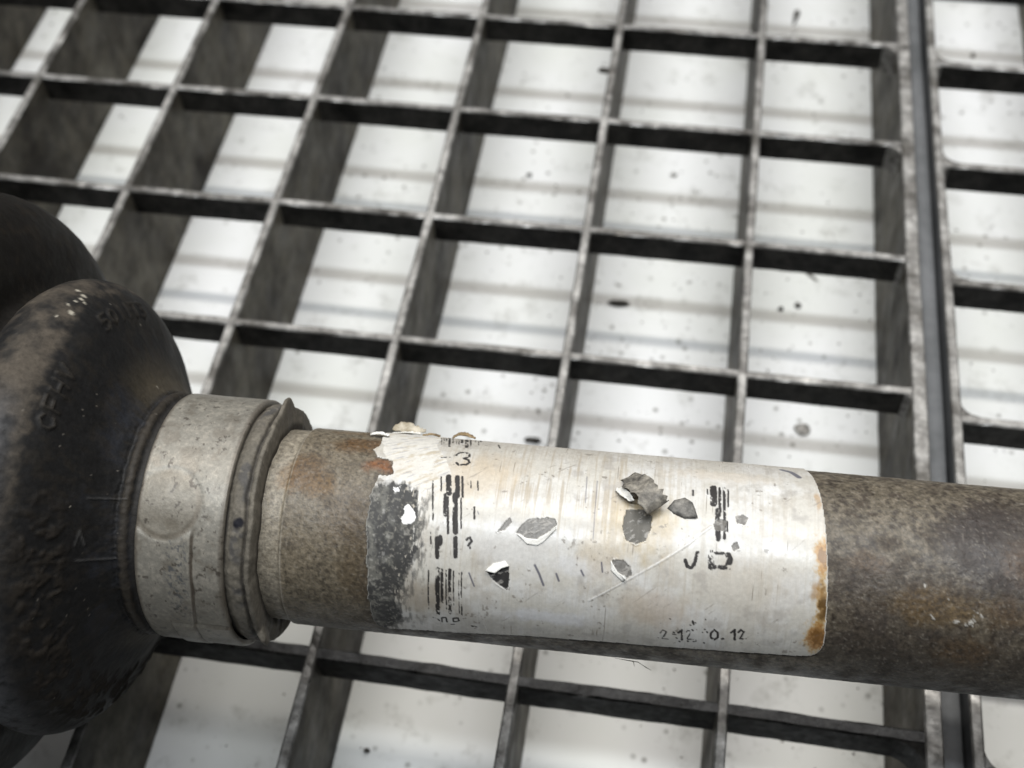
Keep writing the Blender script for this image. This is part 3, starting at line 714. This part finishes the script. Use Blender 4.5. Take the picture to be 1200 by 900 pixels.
# torn and curled pieces of the label, standing off the surface
def flap(name, poly, hinge, direction, lift, curl, mat, thick=0.09, extra=0.0):
    """polygon in label mm; height grows away from a hinge line"""
    bm = bmesh.new()
    hx, hy = hinge
    dx, dy = direction
    L = math.hypot(dx, dy)
    dx, dy = dx / L, dy / L
    f = bm.faces.new([bm.verts.new((x, y, 0)) for x, y in poly])
    bmesh.ops.triangulate(bm, faces=[f])
    bmesh.ops.subdivide_edges(bm, edges=bm.edges[:], cuts=3, use_grid_fill=True)
    bmesh.ops.triangulate(bm, faces=bm.faces[:])
    mx = max((v.co.x - hx) * dx + (v.co.y - hy) * dy for v in bm.verts)
    top = []
    for v in bm.verts:
        t = max(0.0, ((v.co.x - hx) * dx + (v.co.y - hy) * dy) / mx)
        jit = 0.05 * math.sin(v.co.x * 7.3) * math.cos(v.co.y * 6.1)
        hgt = 0.24 + extra + lift * t ** curl + jit * t
        back = lift * 0.25 * t * t
        p = cyl(np.array(v.co.x - dx * back), np.array((v.co.y - dy * back) / RAD), np.array(RAD + hgt))
        v.co = Vector([float(c) for c in p])
    bm.normal_update()
    me = bpy.data.meshes.new(name)
    bm.to_mesh(me)
    bm.free()
    for p in me.polygons:
        p.use_smooth = True
    o = new_obj(name, me, mat, label)
    md = o.modifiers.new('thickness', 'SOLIDIFY')
    md.thickness = thick * MM
    md.offset = 0
    return o


W = FEAT['white']
flap('torn_flap', W[0], W[0][1], (0.15, 1.0), 0.55, 1.5, M_paper)
flap('torn_flap', W[1], W[1][7], (0.1, -1.0), 0.5, 1.5, M_paper)
flap('torn_flap', W[2], W[2][2], (1.0, -0.6), 0.5, 1.4, M_paper)
H = FEAT['holes']
flap('torn_flap', H[3], H[3][6], (0.55, -0.3), 0.35, 1.2, M_grey)


def strip(name, pts, widths, wdir, mat, thick=0.1, rag=0.12, seed=1, parent=None, nw=7, crumple=0.0):
    """a curled strip: centre points (s, a, height) in mm and half widths"""
    rd = random.Random(seed)
    pts = np.array(pts, float)
    n = 22
    tt = np.linspace(0, len(pts) - 1, n)
    P = np.stack([np.interp(tt, np.arange(len(pts)), pts[:, k]) for k in range(3)], 1)
    for _ in range(2):
        P[1:-1] = (P[:-2] + 2 * P[1:-1] + P[2:]) / 4
    Wd = np.interp(tt, np.arange(len(pts)), widths)
    V = []
    wd = np.array(wdir, float)
    wd /= np.linalg.norm(wd)
    for k in range(n):
        for q in range(nw):
            u = q / (nw - 1) * 2 - 1
            e = (rd.random() - 0.5) * rag * (1 if q in (0, nw - 1) else 0.25)
            p = P[k] + wd * (u * Wd[k] + e) + np.array([0, 0, 0.18 * (u * u) - 0.06 + (rd.random() - 0.5) * 0.07 + crumple * math.sin(k * 1.45 + u * 0.8)])
            V.append(cyl(np.array(p[0]), np.array(p[1] / RAD), np.array(RAD + p[2])))
    me = fast_mesh(name, np.array(V), grid_quads(n, nw))
    o = new_obj(name, me, mat, parent or label)
    md = o.modifiers.new('thickness', 'SOLIDIFY')
    md.thickness = thick * MM
    md.offset = 0
    return o


# the big curl in the middle of the label
strip('curled_flap', [(-1.6, -4.0, 0.25), (-1.0, -3.2, 0.75), (-0.5, -2.2, 1.5), (0.0, -1.2, 2.1), (0.7, -0.35, 2.6), (1.5, 0.5, 2.7), (2.2, 1.2, 2.1), (2.3, 1.2, 1.4), (1.8, 0.7, 1.0)],
      [0.9, 1.5, 1.75, 1.45, 1.3, 1.5, 1.55, 1.5, 1.3], (0.80, -0.60, 0.05), M_curl, 0.12, 0.55, 4, None, 9, 0.13)
strip('torn_flap', [(-2.6, -2.0, 0.25), (-2.3, -1.3, 0.7), (-1.7, -0.5, 1.2), (-0.9, 0.25, 1.1)], [0.25, 0.7, 0.75, 0.35], (0.85, 0.1, 0.45), M_paper, 0.1, 0.2, 5)
# flakes lifting on the top of the tube by the torn corner
strip('curled_flap', [(-33.6, -13.7, 0.75), (-32.9, -13.7, 1.0), (-31.8, -13.8, 1.15), (-30.8, -13.8, 0.9), (-29.8, -13.6, 0.75), (-29.0, -13.3, 0.85)],
      [0.2, 0.75, 0.95, 0.8, 0.45, 0.1], (0.0, 0.6, -0.75), M_leaf, 0.12, 0.3, 6, None, 7, 0.06)
strip('curled_flap', [(-33.4, -13.4, 0.2), (-31.6, -13.2, 0.5), (-29.6, -13.0, 0.4)], [0.4, 0.7, 0.3], (0.0, 1.0, -0.2), M_paper, 0.1, 0.3, 7)
strip('curled_flap', [(-25.3, -13.4, 0.25), (-24.5, -13.6, 0.85), (-23.4, -13.5, 0.8), (-22.2, -13.2, 0.45)], [0.3, 0.6, 0.55, 0.2], (0.0, 1.0, -0.4), M_leafb, 0.12, 0.35, 8)
strip('curled_flap', [(-29.4, -13.5, 0.25), (-28.2, -13.6, 0.5), (-27.0, -13.5, 0.3)], [0.2, 0.3, 0.2], (0.0, 1.0, -0.3), M_leafb, 0.08, 0.2, 9)
strip('torn_flap', [(-35.6, -9.6, 0.2), (-34.4, -9.4, 0.5), (-33.0, -9.2, 0.35)], [0.3, 0.55, 0.3], (0.2, 1.0, 0), M_paper, 0.1, 0.5, 10)


def thin_tube(name, pts, rad, mat, parent, nseg=5):
    pts = [Vector(p) for p in pts]
    V = []
    for k, p in enumerate(pts):
        d = (pts[min(k + 1, len(pts) - 1)] - pts[max(k - 1, 0)]).normalized()
        x = d.orthogonal().normalized()
        y = d.cross(x)
        rr = rad * (0.35 if k in (0, len(pts) - 1) else 1)
        for q in range(nseg):
            an = 2 * math.pi * q / nseg
            V.append(p + (x * math.cos(an) + y * math.sin(an)) * rr)
    me = fast_mesh(name, np.array(V), grid_quads(len(pts), nseg, True))
    return new_obj(name, me, mat, parent)


for q, pp in enumerate(([(-1.4, 24.6, 0.2), (0.2, 26.6, 0.25), (1.6, 28.2, 0.5), (2.6, 29.0, 1.2), (3.4, 29.2, 1.6)],
                        [(0.4, 27.0, 0.2), (1.0, 28.6, 0.6), (1.2, 29.4, 1.4)])):
    thin_tube('fibre', [[float(c) for c in cyl(np.array(x), np.array(y / RAD), np.array(RAD + h))] for x, y, h in pp], 5.5e-5, M_fibre, tube)

# --- rubber boot
BOOT = [(-58, 15.6), (-61.8, 15.6), (-62.6, 16.2), (-63.4, 16.3), (-64.7, 17.6), (-66.3, 20.5), (-68.0, 24.0), (-70, 27.6), (-73, 30.1), (-76, 30.7), (-78.6, 29.6), (-80.5, 27.6), (-81.3, 28.4), (-81.9, 32.0), (-83.3, 36.6), (-85.8, 40.0), (-89.5, 41.5), (-92.5, 40.8), (-94.2, 39.5), (-95.0, 39.4), (-95.9, 41.0), (-97.5, 43.6), (-101, 44.6), (-106, 43.5), (-109, 41), (-112, 40.5), (-120, 40.5)]


def smooth_profile(pts, n):
    pts = np.array(pts, float)
    t = np.r_[0, np.cumsum(np.hypot(*np.diff(pts, axis=0).T))]
    tt = np.linspace(0, t[-1], n)
    mm = np.gradient(pts, t, axis=0)
    k = np.clip(np.searchsorted(t, tt, 'right') - 1, 0, len(t) - 2)
    hh = (t[k + 1] - t[k])[:, None]
    x = ((tt - t[k])[:, None]) / hh
    return tt, (2 * x**3 - 3 * x**2 + 1) * pts[k] + (x**3 - 2 * x**2 + x) * hh * mm[k] + (-2 * x**3 + 3 * x**2) * pts[k + 1] + (x**3 - x**2) * hh * mm[k + 1]


arc, prof = smooth_profile(BOOT, 360)
th = angles(-100, 135, 0.5, 4)
L, T = np.meshgrid(arc, th, indexing='ij')
TD = np.degrees(T)
TD = np.where(TD > 180, TD - 360, TD)
Sx = np.broadcast_to(prof[:, :1], L.shape).copy()
Rx = np.broadcast_to(prof[:, 1:], L.shape).copy()
Y = TD * 0.5                        # ~mm round the ridge
# outward normal of the profile
tg = np.gradient(prof, axis=0)
tg /= np.linalg.norm(tg, axis=1)[:, None]
nS, nR = tg[:, 1], -tg[:, 0]
disp = 0.05 * fbm(L * 0.8, Y * 0.8, 201, 4) + 0.10 * fbm(L * 0.12, Y * 0.12, 203, 3)
mudn = fbm(L * 0.75, Y * 0.75, 207, 5)
band = sstep(11.5, 15, L + 1.5 * mudn) * sstep(22.5, 18.5, L + 1.5 * mudn)           # caked dirt below the ridge
low = sstep(22, 45, TD + 8 * mudn)
mud = band * low * sstep(-0.1, 0.35, mudn + 0.1)
disp = disp + 0.32 * mud * np.clip(0.4 + mudn, 0, 1)
# raised moulding marks
mark = np.zeros(L.shape)


def emboss(pts, w, hgt, soft=0.12):
    global disp, mark
    sub = [(q[0], q[1] * 0.5) for q in pts]
    i0, i1 = np.searchsorted(arc, (min(q[0] for q in sub) - 1.5, max(q[0] for q in sub) + 1.5))
    dd = seg_dist(L[i0:i1], Y[i0:i1], sub)
    e = sstep(w / 2 + soft, w / 2 - soft, dd)
    disp[i0:i1] += hgt * e
    mark[i0:i1] = np.maximum(mark[i0:i1], e)


emboss(FEAT['b_line1'], 0.25, 0.16)
emboss(FEAT['b_line2'], 0.28, 0.18)
emboss(FEAT['b_A'], 0.3, 0.12)
GL = {'5': [(0.9, 1), (0.1, 1), (0.1, .55), (.7, .6), (.9, .3), (.6, 0), (.1, .05)], '0': [(.5, 1), (.1, .7), (.1, .3), (.5, 0), (.9, .3), (.9, .7), (.5, 1)],
      'I': [(.5, 0), (.5, 1)], 'T': [(0, 1), (1, 1), (.5, 1), (.5, 0)], '3': [(.1, 1), (.8, 1), (.4, .6), (.9, .3), (.5, 0), (.1, .1)], 'C': [(.9, .8), (.5, 1), (.1, .7), (.1, .3), (.5, 0), (.9, .2)],
      'F': [(.1, 0), (.1, 1), (.9, 1), (.1, 1), (.1, .5), (.7, .5)], 'H': [(.1, 0), (.1, 1), (.1, .5), (.9, .5), (.9, 1), (.9, 0)], 'V': [(.1, 1), (.5, 0), (.9, 1)]}


def emboss_text(txt, l0, t0, t1, hl, hgt):
    n = len(txt)
    for k, g in enumerate(txt):
        ta = t0 + (t1 - t0) * k / n
        tb = t0 + (t1 - t0) * (k + 0.78) / n
        emboss([(l0 - 0.5 * hl + y * hl, ta + x * (tb - ta)) for x, y in GL[g]], 0.32, hgt)


emboss_text('50IIT3', 18.0, -29, -58, 2.1, 0.30)
emboss_text('CFHV', 18.0, 11, -9, 2.2, 0.32)
# cracked bead where the face meets the neck
beadn = fbm(Y * 0.7, L * 1.2, 211, 5)
bead = sstep(0.75, 0.25, np.abs(L - 4.75 - 0.25 * beadn))
disp = disp + 0.22 * bead * (0.85 + 0.3 * beadn) - 0.22 * sstep(0.3, 0.1, np.abs(L - 5.7 - 0.3 * beadn))
Sd = Sx + nS[:, None] * disp
Rd = Rx + nR[:, None] * disp
V = cyl(Sd, T, Rd)
flat = V[..., 2] < 0.00025                       # rubber pressed flat where it sits on the grating
V[..., 2] = np.where(flat, 0.00025, V[..., 2])

n1 = fbm(L * 0.22, Y * 0.22, 221, 5)
n2 = fbm(L * 0.8, Y * 0.9, 223, 5)
C = np.zeros(L.shape + (3,)) + np.array([0.0125, 0.0122, 0.0122])
C = mix(C, (0.019, 0.020, 0.0235), sstep(0.0, 0.4, n1) * sstep(15, 8, L) * 0.9)
C = mix(C, (0.024, 0.020, 0.0155), sstep(-0.2, 0.6, n2 + 0.5 * n1) * 0.45)
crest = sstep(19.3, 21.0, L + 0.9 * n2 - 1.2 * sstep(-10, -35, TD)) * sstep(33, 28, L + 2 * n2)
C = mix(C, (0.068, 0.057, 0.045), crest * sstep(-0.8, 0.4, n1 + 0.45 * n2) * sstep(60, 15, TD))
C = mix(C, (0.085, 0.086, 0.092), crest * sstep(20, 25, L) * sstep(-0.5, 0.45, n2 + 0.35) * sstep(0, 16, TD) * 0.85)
C = mix(C, (0.022, 0.017, 0.012), mud * 0.6)
C = mix(C, (0.060, 0.050, 0.035), sstep(13.5, 7, L) * sstep(5.5, 6.5, L) * sstep(-5, -40, TD + 12 * n1) * 0.85)
C = mix(C, (0.055, 0.046, 0.034), sstep(10, 6.5, L) * sstep(5.5, 6.5, L) * sstep(88, 108, TD + 10 * n1) * 0.8)
C = mix(C, (0.036, 0.03, 0.023), bead * 0.7)
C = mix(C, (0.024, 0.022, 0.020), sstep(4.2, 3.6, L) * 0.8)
C = mix(C, (0.075, 0.073, 0.07), mark * sstep(14, 12, L) * 0.5)
C = mix(C, (0.032, 0.028, 0.023), mark * sstep(12, 14, L) * 0.7)
for q, (l0, t0, rr) in enumerate(((21.6, -23.5, 0.55), (22.1, -28.8, 0.3), (22.2, -33, 0.5), (22.5, -26, 0.35), (22.0, -31, 0.4), (21.4, -30.5, 0.3), (23.4, -34, 0.4), (22.8, -20, 0.25), (12.3, 30, 0.14), (9, 35, 0.12), (13, 65, 0.14), (10, 20, 0.1), (8, 62, 0.12), (16, -50, 0.2), (7.2, -40, 0.25))):
    qd = np.hypot(L - l0 + 0.3 * n2, (TD - t0) * 0.5 + 0.3 * n1)
    C = mix(C, (0.36, 0.33, 0.27), sstep(rr, rr * 0.4, qd) * 0.85)
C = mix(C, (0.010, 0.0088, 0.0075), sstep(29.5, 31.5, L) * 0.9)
C = mix(C, (0.022, 0.017, 0.012), sstep(29.5, 31.5, L) * sstep(0.1, 0.6, n2) * 0.5)
C = mix(C, (0.40, 0.36, 0.30), sstep(0.80, 0.86, vnoise(L * 2.6, Y * 2.6, 231) * 0.6 + vnoise(L * 5, Y * 5, 233) * 0.4) * sstep(34, 20, L) * 0.25)
rg = np.clip(0.56 + 0.15 * n1 + 0.3 * mud + 0.15 * crest, 0.38, 0.95)
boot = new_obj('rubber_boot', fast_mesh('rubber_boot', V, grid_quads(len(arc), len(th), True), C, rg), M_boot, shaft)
boot['label'] = 'black ribbed rubber boot caked with brown dirt'

# lip of the boot that comes out on the shaft side of the clamp
LIP = [(-57, 15.4), (-50.2, 15.4), (-49.5, 15.5), (-49.1, 15.75), (-48.4, 15.8), (-47.7, 15.6), (-47.4, 15.35), (-47.1, 15.55), (-46.75, 15.5), (-46.6, 15.1), (-46.5, 14.2), (-46.45, 13.4), (-46.5, 12.6), (-46.6, 12.2)]
la, lp = smooth_profile(LIP, 120)
th = angles(-100, 135, 0.6, 4)
L, T = np.meshgrid(la, th, indexing='ij')
TD = np.degrees(T)
TD = np.where(TD > 180, TD - 360, TD)
Y = TD * 0.28
ln = fbm(L * 1.0, Y * 1.0, 301, 4)
Sx = lp[:, :1] + 0.28 * fbm(Y * 0.25, L * 0 + 3, 303, 3) * sstep(5, 8, L)
Rx = lp[:, 1:] + 0.10 * ln + 0.14 * fbm(Y * 0.3, L * 0.3, 305, 3) * sstep(6.5, 8, L)
flg = sstep(9.6, 10.2, L) * sstep(11.8, 11.0, L)
Rx = Rx + flg * (1.15 * sstep(13, 2, np.abs(TD + 43)) + 0.9 * sstep(9, 3, np.abs(TD - 101)) + 0.35 * sstep(22, 8, np.abs(TD + 38)))
Sx = Sx + flg * 0.6 * sstep(9, 3, np.abs(TD - 101))
grv = sstep(0.32, 0.1, np.abs(L - 9.6 - 0.25 * fbm(Y * 0.4, L * 0, 307, 3)))
Rx = Rx - 0.22 * grv
C = np.zeros(L.shape + (3,)) + np.array([0.115, 0.103, 0.084])
C = mix(C, (0.065, 0.062, 0.060), sstep(-0.1, 0.35, fbm(L * 0.5, Y * 0.4, 309, 4)) * sstep(7.6, 8.2, L) * sstep(10.2, 9.2, L) * 0.85)
C = mix(C, (0.17, 0.152, 0.123), sstep(0.1, 0.5, ln) * 0.6)
C = mix(C, (0.030, 0.027, 0.024), grv * 0.7)
C = mix(C, (0.022, 0.020, 0.018), sstep(7.5, 7.0, L))
C = mix(C, (0.03, 0.026, 0.022), sstep(12.2, 13.0, L) * 0.85)
C = mix(C, (0.012, 0.012, 0.016), sstep(0.9, 0.5, np.hypot(L - 8.7, (TD - 31) * 0.28 + 0.3 * ln)))
rg = 0.6 + 0.15 * ln
new_obj('boot_lip', fast_mesh('boot_lip', cyl(Sx, T, Rx), grid_quads(len(la), len(th), True), C, rg), M_boot, boot)

# steel clamp band
CL = [(-61.0, 15.5), (-61.05, 16.05), (-60.9, 16.28), (-60.3, 16.32), (-55, 16.32), (-50.4, 16.32), (-50.0, 16.27), (-49.85, 16.05), (-49.9, 15.5)]
ca, cp = smooth_profile(CL, 110)
cp[:, 1] = np.minimum(cp[:, 1], 16.33)
L, T = np.meshgrid(ca, th, indexing='ij')
TD = np.degrees(T)
TD = np.where(TD > 180, TD - 360, TD)
Sx = np.broadcast_to(cp[:, :1], L.shape)
Y = TD * math.radians(1) * 16.3
cn = fbm(Sx * 0.6, Y * 0.6, 401, 5)
cn2 = fbm(Sx * 2.2, Y * 2.2, 403, 4)
Rx = cp[:, 1:] + 0.03 * cn
# round pressed dimple and the folded seam below it
(cs, ct), _, _ = FEAT['clampcircle']
cd = np.hypot(Sx - cs, Y - math.radians(ct) * 16.3)
Rx = Rx - 0.07 * sstep(0.7, 0.1, np.abs(cd - 4.3)) + 0.06 * sstep(4.2, 2.0, cd)
seam = sstep(0.28, 0.08, np.abs(Sx + 53.75 + 0.9 * sstep(60, 100, TD) + 0.08 * cn)) * sstep(34, 40, TD) * sstep(118, 108, TD)
Rx = Rx + 0.14 * sstep(-53.6, -53.9, -0.0 + Sx + 0.9 * sstep(60, 100, TD) * 1.0) * sstep(34, 40, TD) - 0.16 * seam
tongue = sstep(86.0, 86.6, TD + 0.3 * cn) * sstep(-57.6, -57.4, Sx)
Rx = Rx + 0.28 * tongue
C = np.zeros(L.shape + (3,)) + np.array([0.275, 0.258, 0.22])
C = mix(C, (0.38, 0.35, 0.295), sstep(0.0, 0.5, cn2 + 0.4 * cn) * 0.7)
C = mix(C, (0.20, 0.175, 0.14), sstep(-0.05, -0.5, cn) * 0.6)
C = mix(C, (0.205, 0.18, 0.14), sstep(4.6, 3.4, cd) * 0.6)
C = mix(C, (0.16, 0.13, 0.095), sstep(0.55, 0.15, np.abs(cd - 4.15)) * 0.55 * sstep(-1.5, 2.5, Y - math.radians(ct) * 16.3 + (Sx - cs) * 0.6))
wr = sstep(0.15, 0.35, fbm(Sx * 2.8, Y * 2.8, 405, 3)) * sstep(2.0, 0.8, np.abs(Sx + 55.6)) * sstep(36, 44, TD) * sstep(92, 76, TD)
C = mix(C, (0.115, 0.12, 0.125), wr * 0.85)
C = mix(C, (0.07, 0.052, 0.036), seam * 0.85)
C = mix(C, (0.10, 0.08, 0.06), sstep(0.7, 0.2, np.minimum(np.abs(Sx + 61.0), np.abs(Sx + 49.9))) * 0.6)
C = mix(C, (0.17, 0.15, 0.115), sstep(55, 100, TD + 10 * cn) * 0.55)
C = mix(C, (0.075, 0.062, 0.05), sstep(0.42, 0.55, fbm(Sx * 1.5 + Y * 0.4, Y * 1.5, 407, 4)) * 0.8)
C = mix(C, (0.05, 0.045, 0.04), sstep(0.35, 0.15, np.abs(TD - 86.3)) * sstep(-57.6, -57.2, Sx) * 0.8)
rg = np.clip(0.42 + 0.15 * cn, 0.3, 0.7)
C = C * 0.8
clamp = new_obj('boot_clamp', fast_mesh('boot_clamp', cyl(Sx, T, Rx), grid_quads(len(ca), len(th), True), C, rg), M_clamp, shaft)

# joint housing that the boot's wide end is strapped to (outside the picture on the left)
HS = [(-117, 41.2), (-117.2, 41.5), (-124, 41.5), (-124.3, 40.8), (-126, 40.8), (-160, 40.8), (-166, 37), (-170, 26), (-172, 14), (-200, 13.5), (-200.4, 12), (-200.5, 0.3)]
hp = np.array(HS, float)
tH = np.linspace(0, 2 * math.pi, 96, endpoint=False)
Sx, T = np.meshgrid(hp[:, 0], tH, indexing='ij')
Rx = np.broadcast_to(hp[:, 1:], Sx.shape)
me = fast_mesh('joint_housing', cyl(Sx, T, Rx), grid_quads(len(hp), 96, True), smooth=False)
new_obj('joint_housing', me, M_weld, shaft)

# ------------------------------------------------------------------ loose dirt
rd = random.Random(5)


def crumb_mesh(name, L, W, Hh, seed, tail=0.0):
    rr = random.Random(seed)
    bm = bmesh.new()
    bmesh.ops.create_icosphere(bm, subdivisions=2, radius=1.0)
    for v in bm.verts:
        k = 0.75 + 0.5 * rr.random()
        x = v.co.x * L * k
        if tail and v.co.x > 0.3:
            x += tail * (v.co.x - 0.3)
        v.co = (x, v.co.y * W * k * (1.0 if not tail or v.co.x < 0.3 else max(0.25, 1.2 - v.co.x)), max(v.co.z, -0.55) * Hh * k)
    zmin = min(v.co.z for v in bm.verts)
    for v in bm.verts:
        v.co.z -= zmin
    me = bpy.data.meshes.new(name)
    bm.to_mesh(me)
    bm.free()
    return me


CR = [((-26.3, 39.1), 2.3, 0.8, 0.7, 0.1, 0.0, 'long dark flake on the white plate in the cell above the label curl'),
      ((-40.2, -0.7), 1.7, 0.5, 0.8, 0.05, 0.0, 'short black sliver on the white plate just above the printed digit'),
      ((15.4, 9.7), 1.5, 1.5, 0.5, 0.6, 0.0, 'grey smudgy clod on the white plate nearest the tube, right of centre'),
      ((13.9, 43.7), 0.75, 0.7, 0.6, 0.0, 0.0, 'larger of two round dark dots side by side on the plate'),
      ((10.1, 42.2), 0.65, 0.5, 0.45, 0.0, 0.0, 'smaller of two round dark dots side by side on the plate'),
      ((15.8, 54.0), 3.2, 0.5, 0.3, -0.75, 0.0, 'long slanting brownish smear of dirt on the white plate'),
      ((11.6, 149.0), 0.9, 0.9, 0.8, -1.75, 7.0, 'dark crumb with a thin tail on the plate at the top'),
      ((-52.6, 77.8), 0.7, 0.55, 0.5, 0.3, 0.0, 'small dark crumb on the plate in the upper middle cell'),
      ((-17.0, 82.1), 0.9, 0.5, 0.4, 0.2, 0.0, 'flat grey crumb on the plate near a bar shadow'),
      ((57.8, 136.4), 0.8, 0.6, 0.6, 0.9, 0.0, 'tiny crumb on the plate in the upper right panel'),
      ((-60.2, -70.9), 0.55, 0.5, 0.6, 0.0, 0.0, 'single black grain on the plate at the lower edge of the picture'),
      ((0.5, -63.0), 0.6, 0.55, 0.6, 0.5, 0.0, 'black grain on the plate below the label, right of the others')]
for k, ((x, y), L_, W_, H_, rot, tail, lab) in enumerate(CR):
    o = new_obj('dirt_crumb', crumb_mesh('dirt_crumb', L_ * MM, W_ * MM, H_ * MM, 50 + k, tail * MM), M_speck if k in (2, 5, 8, 9) else M_crumb, None, (x * MM, y * MM, Z_PLATE + 0.00002))
    o.rotation_euler = (0, 0, rot)
    tag(o, lab, 'dirt', 'loose dirt on the white plate')
o = new_obj('dirt_crumb', crumb_mesh('dirt_crumb', 2.3 * MM, 0.7 * MM, 0.7 * MM, 90), M_crumb, None, (-0.0354, 0.0842, -0.0012))
o.rotation_euler = (0.4, 0.5, 0.7)
tag(o, 'brown crumb clinging to the top edge of a grating bar', 'dirt')

# countless specks on the plate
bm = bmesh.new()
for k in range(1800):
    x = rd.uniform(-0.26, 0.10)
    y = rd.uniform(-0.11, 0.20)
    if rd.random() < 0.5:
        x = rd.gauss(0.0, 0.03)
        y = rd.gauss(0.02, 0.05)
    sz = 0.00008 + 0.00030 * rd.random() ** 3
    rot = rd.random() * 6.28
    ring = [bm.verts.new((x + sz * rd.uniform(0.6, 1.4) * math.cos(rot + 6.283 * q / 5), y + sz * rd.uniform(0.6, 1.4) * math.sin(rot + 6.283 * q / 5), Z_PLATE + 0.00002)) for q in range(5)]
    c = bm.verts.new((x, y, Z_PLATE + 0.00002 + sz * 0.7))
    for q in range(5):
        bm.faces.new((ring[q], ring[(q + 1) % 5], c))
me = bpy.data.meshes.new('dirt_specks')
bm.to_mesh(me)
bm.free()
tag(new_obj('dirt_specks', me, M_speck), 'fine dark specks of dirt scattered over the white plate', 'dirt', kind='stuff')
